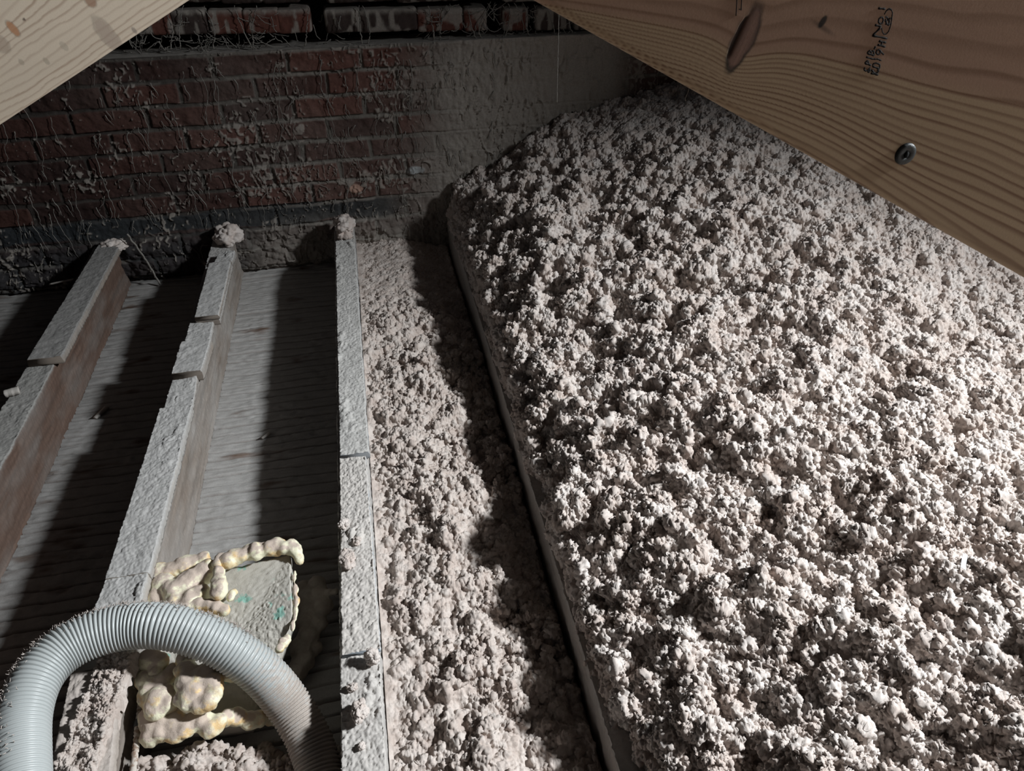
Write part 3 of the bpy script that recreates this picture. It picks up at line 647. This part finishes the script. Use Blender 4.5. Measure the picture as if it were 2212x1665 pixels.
# thin pipe beside the lower end of the stepped joist
def build_pipe():
    e = empty('thin_pipe', (-.47, .62, -.04)); tag(e, 'thin dusty pipe running beside the joist below the foam at bottom left', 'pipe')
    A = onz(304, 1518, -.035); B = onz(284, 1700, -.035)
    P = np.array([A + (B - A) * t for t in np.linspace(0, 1, 60)]); P += .0005 * rng.normal(size=P.shape)
    pl = Pile(); pl.tube(P, .0048, 14); local(pl.build('pipe_tube', M_pipe), e)
    C = A + (B - A) * .22; D = A + (B - A) * .31
    pl = Pile(); pl.tube(np.array([C, C + (D - C) * .2, C + (D - C) * .8, D]), [.0058, .0072, .0072, .0058], 14)
    o = pl.build('pipe_coupling', M_screw); local(o, e); o['label'] = 'grey coupling'
build_pipe()

# ------------------------------------------------------------------ rafters
def rafter(name, Yf, p0, p1, u0, u1, depth, th, colfn, label, step=.0009):
    """front face in plane y=Yf; its lower edge runs through picture points p0, p1"""
    A = ony(*p0, Yf); B = ony(*p1, Yf); d = nrm(B - A); n = np.array([-d[2], 0, d[0]]); n = n if n[2] > 0 else -n
    def loc(px, py):
        q = ony(px, py, Yf) - A; return q.dot(d), q.dot(n)
    us = np.arange(u0, u1, step); r = .0035
    vs = np.concatenate([[r * .0, r * .0 + 1e-5], r - r * np.cos(np.linspace(.15, 1.5, 6)), np.arange(r + step, depth, step), [depth]])
    yo = np.concatenate([[th, r], r - r * np.sin(np.linspace(.15, 1.5, 6)), np.zeros(len(vs) - 8)])
    U, Vv = np.meshgrid(us, vs); YO = np.repeat(yo[:, None], len(us), 1)
    P = A + U[..., None] * d + Vv[..., None] * n; P[..., 1] += YO
    col, relief = colfn(U, Vv, loc); P[..., 1] += relief * (YO < .001)
    nr, nc = U.shape; V = P.reshape(-1, 3)
    tl = A + us[0] * d + depth * n + [0, th, 0]; tr = A + us[-1] * d + depth * n + [0, th, 0]
    V = np.vstack([V, tl, tr]); k = len(V)
    flip = np.cross(d, n)[1] > 0
    polys = [[(nr - 1) * nc, (nr - 1) * nc + nc - 1, k - 1, k - 2], [0, k - 2, k - 1, nc - 1], [j * nc for j in range(nr)] + [k - 2], [j * nc + nc - 1 for j in range(nr - 1, -1, -1)] + [k - 1]]
    e = empty(name, A); tag(e, label, 'rafter')
    c = np.vstack([col.reshape(-1, 3), col[-1, 0], col[-1, -1]])
    o = mesh_obj('timber', V, [gridfaces(nr, nc, flip=flip), polys], M_pine, col=c, smooth=True); local(o, e)
    return e, A, d, n, loc
def right_col(U, V, loc):
    uk, vk = loc(1604, 86); ub, vb = loc(1600, 128); u2, v2 = loc(2212, 245); ua, va = loc(1300, 20)
    # boundary between tight grain and plain heartwood: climbs away from the lower edge
    Vb = np.interp(U, [loc(1150, -30)[0], loc(1400, 60)[0], ub, loc(1640, 88)[0], loc(1800, 120)[0], u2, u2 + .3], [loc(1150, -30)[1], loc(1400, 60)[1], vb - .002, loc(1640, 88)[1], loc(1800, 120)[1], v2, v2 + .06])
    kx = [loc(1300, 20)[0], loc(1400, 60)[0], ub, loc(1640, 88)[0], loc(1800, 120)[0], loc(2000, 170)[0], u2]
    ky = [loc(1300, 20)[1], loc(1400, 55)[1], vb - .001, loc(1640, 90)[1], loc(1800, 120)[1], loc(2000, 170)[1], v2]
    Vb = np.polyval(np.polyfit(kx, ky, 2), U)
    Vs_ = Vb + 0.002 * fbm(U * 6, V * 0, 2, 101)
    g = V + .0012 * fbm(U * 9, V * 30, 3, 102) + .0016 * fbm(U * 16, V * 8, 2, 106) * sm(0, .06, V)
    # pull the rings down around the big knot
    bell = np.exp(-np.abs((U - ub) / (.020 * K)) ** 1.5)
    g = g + (.0085 * K * bell) * sm(0, .03 * K, V) * (1 - sm(.0, .05, V - vk))
    sp = np.clip(np.polyval(np.polyfit([loc(1300, 85)[0], ub, loc(1900, 425)[0], u2], [.0016, .0026, .0042, .0054], 1), U), .0012, .007) * (1 + .25 * fbm(U * 5, V * 12, 2, 111))
    q = (g - Vs_) / sp
    t = np.where(q < 0, .5, 1.0 + np.clip(q, 0, 50) * .01); t = np.where(q < 0, 1 + q * .05, t)
    ph = np.where(q < 0, 40 + q, 40 + q / 3.2)
    ph = ph + .30 * (vn(ph * .9, ph * 0 + 3, 103) - .5) + .25 * fbm(U * 7, V * 60, 2, 112)
    fr = ph - np.floor(ph); w = TB[np.floor(ph).astype(int) & 255, 44]
    late = sm(.30 + .2 * w, .84, fr) * (1 - sm(.86, 1.0, fr)); late = late * np.where(q < 0, .50 + .45 * w, .30 + .3 * w)
    late = late * (.85 + .3 * vn(U * 9, ph * .7, 104)); fine = .05 * fbm(U * 14, V * 350, 2, 105)
    sap = np.array([.52, .37, .23]); heart = np.array([.45, .28, .19]); dark = np.array([.20, .095, .045])
    base = sap + (heart - sap) * sm(.97, 1.02, t)[..., None]
    base = base * (1 + .10 * fbm(U * 4, V * 30, 3, 107))[..., None]
    c = base + (dark - base) * np.clip(late * .95 + fine, 0, 1)[..., None]
    rel = np.zeros(U.shape)
    # large spike knot, leaning
    du = (U - uk); dv = (V - vk); ang = 1.72; a = du * math.cos(ang) + dv * math.sin(ang); b2 = -du * math.sin(ang) + dv * math.cos(ang)
    q = np.hypot(a / (.0195 * K), b2 / (.0072 * K)) + .30 * fbm(U * 110, V * 110, 4, 108)
    kn = sm(1.05, .9, q); c = c + (np.array([.26, .15, .11]) * (1 + .5 * fbm(a * 60, b2 * 700, 3, 109))[..., None] - c) * kn[..., None]
    rim = np.exp(-((q - 1.0) / .13) ** 2) * sm(-.4, .5, vn(U * 100, V * 100, 110) - .2); c = c * (1 - .85 * rim)[..., None]
    crack = np.exp(-(((b2 - .0035) / .0011) ** 2)) * sm(1.0, .7, np.abs(a - .004) / .015) * kn; c = c * (1 - .9 * crack)[..., None]; rel = rel + .001 * crack
    # pin knot
    us_, vs_ = loc(1777, 47); q = np.hypot((U - us_) / (.0022 * K), (V - vs_) / (.0042 * K)); k2 = sm(1.1, .7, q); c = c * (1 - .93 * k2)[..., None]
    q = np.hypot((U - us_ - .002) / .010, (V - vs_ + .002) / .0016); c = c * (1 - .5 * sm(1.1, .2, q))[..., None]
    return np.clip(c, .004, 1), rel
YR = .36; K = YR / .45
rr_, A, d, n, loc = rafter('rafter', YR, (1150, 0), (2212, 600), -.12, .75, .142, .038, right_col, 'brown new pine rafter crossing the top right corner with inked grade stamp', step=.0005)
# grade stamp, stroke by stroke (coordinates read in a 9.25x enlargement of the photo from x=1820)
ST = [[(540, 1440), (505, 1440), (520, 1400), (548, 1372), (540, 1350)], [(548, 1400), (540, 1372), (505, 1395), (470, 1420), (435, 1400), (432, 1372), (455, 1348)], [(520, 1440), (550, 1420), (550, 1390)],
      [(570, 1305), (445, 1262)], [(445, 1262), (490, 1215), (510, 1222), (525, 1290)],
      [(470, 1140), (610, 1180), (700, 1180), (775, 1210)],
      [(630, 1108), (500, 1070)], [(500, 1070), (505, 1040), (545, 1012), (570, 1040), (572, 1085)], [(572, 1050), (600, 1015), (622, 1020), (632, 1105)], [(635, 985), (660, 925)],
      [(565, 1462), (715, 1495)], [(640, 1470), (580, 1395)], [(640, 1465), (715, 1440), (722, 1400), (690, 1400)],
      [(600, 1325), (735, 1375)], [(600, 1325), (615, 1275), (670, 1262), (735, 1280), (745, 1320), (735, 1375)],
      [(700, 1090), (668, 1050), (690, 1005), (735, 990), (760, 1020), (745, 1075), (700, 1092)], [(740, 1010), (790, 1060), (822, 1090)],
      [(700, 895), (855, 935)], [(725, 822), (870, 852)], [(770, 900), (790, 840)],
      [(595, 712), (895, 770)], [(600, 712), (770, 540)], [(650, 500), (775, 530)],
      [(770, 345), (725, 380), (718, 440), (750, 478), (795, 465), (815, 400), (805, 350), (770, 345)],
      [(715, 165), (855, 180)],
      [(835, 290), (875, 215), (930, 175), (970, 185), (998, 250), (985, 370), (960, 520), (920, 630), (870, 685), (825, 685), (795, 640), (785, 560)], [(905, 190), (950, 180), (975, 200)],
      [(855, 345), (885, 340), (905, 370)], [(860, 430), (935, 375), (970, 365)], [(860, 380), (860, 430), (890, 470)], [(860, 470), (930, 500)], [(935, 400), (930, 500)]]
def ribbon(P, w, yy):
    P = np.array(P); out = []
    T = np.gradient(P, axis=0); T /= np.linalg.norm(T, axis=1)[:, None] + 1e-9; Nn = np.stack([-T[:, 2], 0 * T[:, 0], T[:, 0]], 1)
    S = np.stack([P + Nn * w, P - Nn * w, P - Nn * w + [0, .0004, 0], P + Nn * w + [0, .0004, 0]], 1); return S
pl = Pile()
for s_ in ST:
    q = []
    for a_, b_ in zip(s_[:-1], s_[1:]):
        for t in np.linspace(0, 1, 6, endpoint=False): q.append((a_[0] + (b_[0] - a_[0]) * t, a_[1] + (b_[1] - a_[1]) * t))
    q.append(s_[-1]); P = np.array([ony(1820 + x / 9.25, y / 9.25, YR) - [0, .0002, 0] for x, y in q])
    wd = .00036 if len(s_) > 2 else .00045
    if s_[0] == (835, 290): wd = .00022
    pl.rings(ribbon(P, wd * (1 + .25 * np.sin(np.arange(len(P)) * 1.7))[:, None], YR))
o = pl.build('grade_stamp', M_ink, smooth=False); local(o, rr_); o['label'] = 'black inked lumber grade stamp'
# outline of a pressed staple mark above the big knot
pl = Pile()
for a_, b_ in (((1593, -20), (1590, 34)), ((1603, -20), (1601, 22)), ((1596, 20), (1602, 21))):
    P = np.array([ony(a_[0] + (b_[0] - a_[0]) * t, a_[1] + (b_[1] - a_[1]) * t, YR) - [0, .0002, 0] for t in np.linspace(0, 1, 6)]); pl.rings(ribbon(P, .00016, YR))
local(pl.build('staple_mark', M_ink, smooth=False), rr_)
# screw head
def screw():
    c = ony(1955, 332, YR); pl = Pile(); th = np.linspace(0, 2 * np.pi, 40, endpoint=False)
    rings = []
    for r, y in ((.0001, -.0002), (.0018, -.0002), (.0021, -.0014), (.0052, -.0016), (.0073, -.0012), (.0078, .0002), (.0076, .004)):
        rings.append(np.stack([c[0] + K * r * np.cos(th), c[1] + y + 0 * th, c[2] + K * r * np.sin(th)], 1))
    pl.rings(np.array(rings)); o = pl.build('screw_head', M_screw); local(o, rr_); o['label'] = 'dark round structural screw head'
    pl = Pile(); pl.rings(np.array([np.stack([c[0] + K * r * np.cos(th) * .8, c[1] + y + 0 * th, c[2] + K * r * 1.15 * np.sin(th)], 1) for r, y in ((.0001, -.0019), (.0019, -.0019), (.002, -.001))]))
    o2 = pl.build('screw_socket', M_black); o2.parent = o
screw()

def left_col(U, V, loc):
    uk, vk = loc(232, 75); g = V + .0075 * fbm(U * 7, V * 20, 3, 121) + .0030 * fbm(U * 22, V * 25, 3, 122)
    g = g - .012 * np.exp(-((U - uk) / .07) ** 2) * sm(.02, .12, V)
    ph = g / .0085 * (1 - .35 * sm(.06, .2, V)) + .12 * (U - uk) / .05
    fr = ph - np.floor(ph); w = TB[np.floor(ph).astype(int) & 255, 60]
    late = sm(.58, .86, fr) * (1 - sm(.90, 1.0, fr)) * (.35 + .6 * w) * (.6 + .7 * vn(U * 12, ph * 1.3, 125))
    sap = np.array([.72, .60, .47]); dark = np.array([.40, .27, .19]); c = sap * (1 + .07 * fbm(U * 6, V * 40, 3, 123))[..., None]
    c = c + (dark - c) * np.clip(late * .75, 0, 1)[..., None]
    rel = np.zeros(U.shape)
    for px, py, ru, rv, cc, k in ((28, 62, .0055, .011, (.50, .25, .13), .9), (232, 75, .011, .026, (.40, .31, .25), .7), (195, 2, .007, .009, (.35, .2, .13), .8), (2, 95, .01, .012, (.4, .3, .23), .6), (100, 132, .003, .005, (.4, .33, .25), .6), (46, 134, .003, .004, (.4, .33, .25), .6), (138, 100, .004, .006, (.42, .36, .28), .5), (290, 66, .003, .005, (.25, .2, .17), .7), (52, 42, .002, .002, (.15, .1, .08), .9)):
        u0, v0 = loc(px, py); q = np.hypot((U - u0) / ru, (V - v0) / rv) + .15 * fbm(U * 120, V * 120, 3, 124)
        e = sm(1.1, .8, q) * k; c = c + (np.array(cc) - c) * e[..., None]
        c = c * (1 - .35 * k * np.exp(-((q - 1.05) / .12) ** 2))[..., None]
    return np.clip(c, .01, 1), rel
rafter('rafter', 1.30, (410, 0), (0, 270), -.45, 1.25, .185, .040, left_col, 'pale brightly lit pine rafter crossing the top left corner', step=.0014)

# ------------------------------------------------------------------ cobwebs
def webs():
    rr = np.random.default_rng(21); pl = Pile()
    def walk(x, z, ln, ang, r, y0, lift=.004, drift=.35):
        n = max(4, int(ln / .006)); P = []
        for k in range(n):
            P.append((x, y0 - lift - .002 * rr.random(), z)); ang += rr.normal(0, drift); ang += .3 * (-math.pi / 2 - ang)
            x += .006 * math.cos(ang); z += .006 * math.sin(ang)
            if z < -.14: break
        if len(P) > 3: pl.tube(P, r * np.linspace(1, .45, len(P)) * (1 + .4 * rr.random(len(P))), 5)
        return P
    for k in range(430):
        x = rr.uniform(-1.35, .45); z = rr.uniform(-.05, .56)
        if rr.random() > .45 + .4 * (x + 1.3): continue
        P = walk(x, z, rr.uniform(.015, .06), -math.pi / 2 + rr.normal(0, .35), rr.uniform(.0007, .0016), 2.492)
        if rr.random() < .3 and len(P) > 4:
            q = P[len(P) // 2]; walk(q[0], q[2], .03, rr.uniform(-2.8, -.3), .0007, 2.492)
    for k in range(46):                                  # long crooked strands
        x = rr.uniform(-1.2, .3); z = rr.uniform(.08, .55); walk(x, z, rr.uniform(.08, .26), -math.pi / 2 + rr.normal(0, .6), rr.uniform(.0007, .0013), 2.49, .006, .30)
    o = pl.build('cobweb', M_web); tag(o, 'dust caked cobweb strands hanging down the face of the brick wall', 'cobweb', kind='stuff')
    pl = Pile()
    z0, z1 = .580, .665
    for k in range(330):                                 # nest of strands bridging the gap above the ledge
        x = rr.choice([rr.uniform(-.66, -.22), rr.uniform(-.10, -.0), rr.uniform(.22, .75), rr.uniform(-.95, .8)], p=[.4, .04, .46, .10])
        a = np.array([x, 2.50 + rr.uniform(-.005, .05), rr.uniform(z0, z1)]); q = a + np.array([rr.normal(0, .03), rr.uniform(-.01, .01), rr.normal(0, .022)])
        q[2] = np.clip(q[2], z0, z1 + .01); mid = (a + q) / 2 + np.array([rr.normal(0, .006), 0, -abs(rr.normal(0, .008))])
        P, _ = spline([a, mid, q], 9); P += .0008 * rr.normal(size=P.shape); P[:, 2] = np.maximum(P[:, 2], .5785)
        pl.tube(P, rr.uniform(.0006, .0016), 5)
    for px, dx in ((355, 12), (395, -6), (440, 20), (505, 40), (555, -8), (666, -6), (775, 8), (783, 12), (925, 12), (965, -14), (1010, 20), (1060, -20), (1100, -14), (1140, 6), (1180, 20), (1230, 14)):
        a = ony(px, 12, 2.505); q = ony(px + dx, 108 - (px - 300) * .025, 2.505); mid = (a * .45 + q * .55) + np.array([rr.normal(0, .01), -.004, 0])
        P, _ = spline([a, mid, q], 26); P += .0012 * rr.normal(size=P.shape); P[:, 2] = np.maximum(P[:, 2], .579); pl.tube(P, np.linspace(.0012, .0022, 26), 5)
    o = pl.build('cobweb', M_web); tag(o, 'tangle of dusty cobwebs in the dark gap above the brick ledge', 'cobweb', kind='stuff')
    P = np.array([ony(1208, -30, 2.0), ony(1207, 60, 2.0), ony(1205, 130, 2.0), ony(1203, 222, 2.0)]); P, _ = spline(P, 60); P += .0004 * rr.normal(size=P.shape)
    pl = Pile(); pl.tube(P, .0007 + .0005 * rr.random(60), 5); o = pl.build('cobweb_thread', M_web); tag(o, 'single long dusty thread hanging straight down before the brick wall', 'cobweb')
    P = np.array([ony(x, y, .38) for x, y in ((1488, 186), (1487, 196), (1483, 205), (1480, 212), (1482, 218), (1479, 216))]); P, _ = spline(P, 30)
    pl = Pile(); pl.tube(P, .00022, 5); o = pl.build('cobweb_thread', M_web); tag(o, 'tiny curled wisp hanging from the lower edge of the right rafter', 'cobweb')
webs()

# ------------------------------------------------------------------ small debris
def chip(name, a, b, w, th, label, m=M_attr, seed=0, cat='splinter', col=(.40, .37, .34)):
    a = np.array(a); b = np.array(b); P = np.array([a + (b - a) * t for t in np.linspace(0, 1, 14)])
    T, A2, B2 = frames(P); A2[:, 2] = 0; A2 /= np.linalg.norm(A2, axis=1)[:, None]; up = np.array([0, 0, 1.])
    ww = w * (1 + .3 * fbm(np.arange(14) * .7 + seed, np.zeros(14), 2, 5))[:, None]
    S = np.stack([P - A2 * ww, P + A2 * ww, P + A2 * ww + up * th, P + up * th * 1.25, P - A2 * ww + up * th], 1)
    o = mesh_obj(name, S.reshape(-1, 3), loft(S), m, smooth=False, col=np.tile(np.array(col), (S.shape[0] * 5, 1))); tag(o, label, cat); return o
chip('wood_splinter', onz(206, 905, -.152), onz(231, 882, -.152), .006, .006, 'wood splinter lying on the dusty boards in the left bay')
chip('wood_splinter', onz(108, 615, -.05), onz(160, 604, -.03), .0035, .004, 'thin pale sliver sticking out left of the flat board on the left joist', seed=3)
chip('wood_splinter', onz(12, 855, .003), onz(44, 846, .003), .010, .012, 'curled chip on the left joist near the left edge of the photo', seed=5)
chip('wood_splinter', onz(566, 948, -.152), onz(584, 936, -.152), .004, .004, 'small chip on the floor of the lit bay left of the middle joist', seed=6)
a = ony(273, 505, 2.43); b_ = onz(346, 614, -.14); pl = Pile(); P, _ = spline([a, (a + b_) / 2 + [.004, 0, .006], b_], 30); P += .001 * rng.normal(size=P.shape); pl.tube(P, .0032, 7)
tag(pl.build('twig', M_web), 'thin crooked stick leaning on the rubble right of the left joist end', 'stick')
def flake(px, py, z, w, l, ang, label, group=None):
    c = onz(px, py, z); n = 8; U, V = np.meshgrid(np.linspace(-1, 1, n), np.linspace(-1, 1, 5)); X = U * l * math.cos(ang) - V * w * math.sin(ang); Y = U * l * math.sin(ang) + V * w * math.cos(ang)
    Z = .003 * U ** 2 + .001 * V + .0035 * U; top = np.stack([X + c[0], Y + c[1], Z + c[2]], -1)
    Vv = np.concatenate([top.reshape(-1, 3), (top - [0, 0, .0006]).reshape(-1, 3)]); k = top.shape[0] * n
    o = mesh_obj('paper_flake', Vv, [gridfaces(5, n), gridfaces(5, n, flip=True, base=k)], M_paper); tag(o, label, 'paper flake', group); return o
flake(2082, 1215, .215, .0035, .012, .9, 'white paper sliver on the insulation heap near the right edge')

print('scene built', sum(len(o.data.vertices) for o in SC.objects if o.type == 'MESH'))
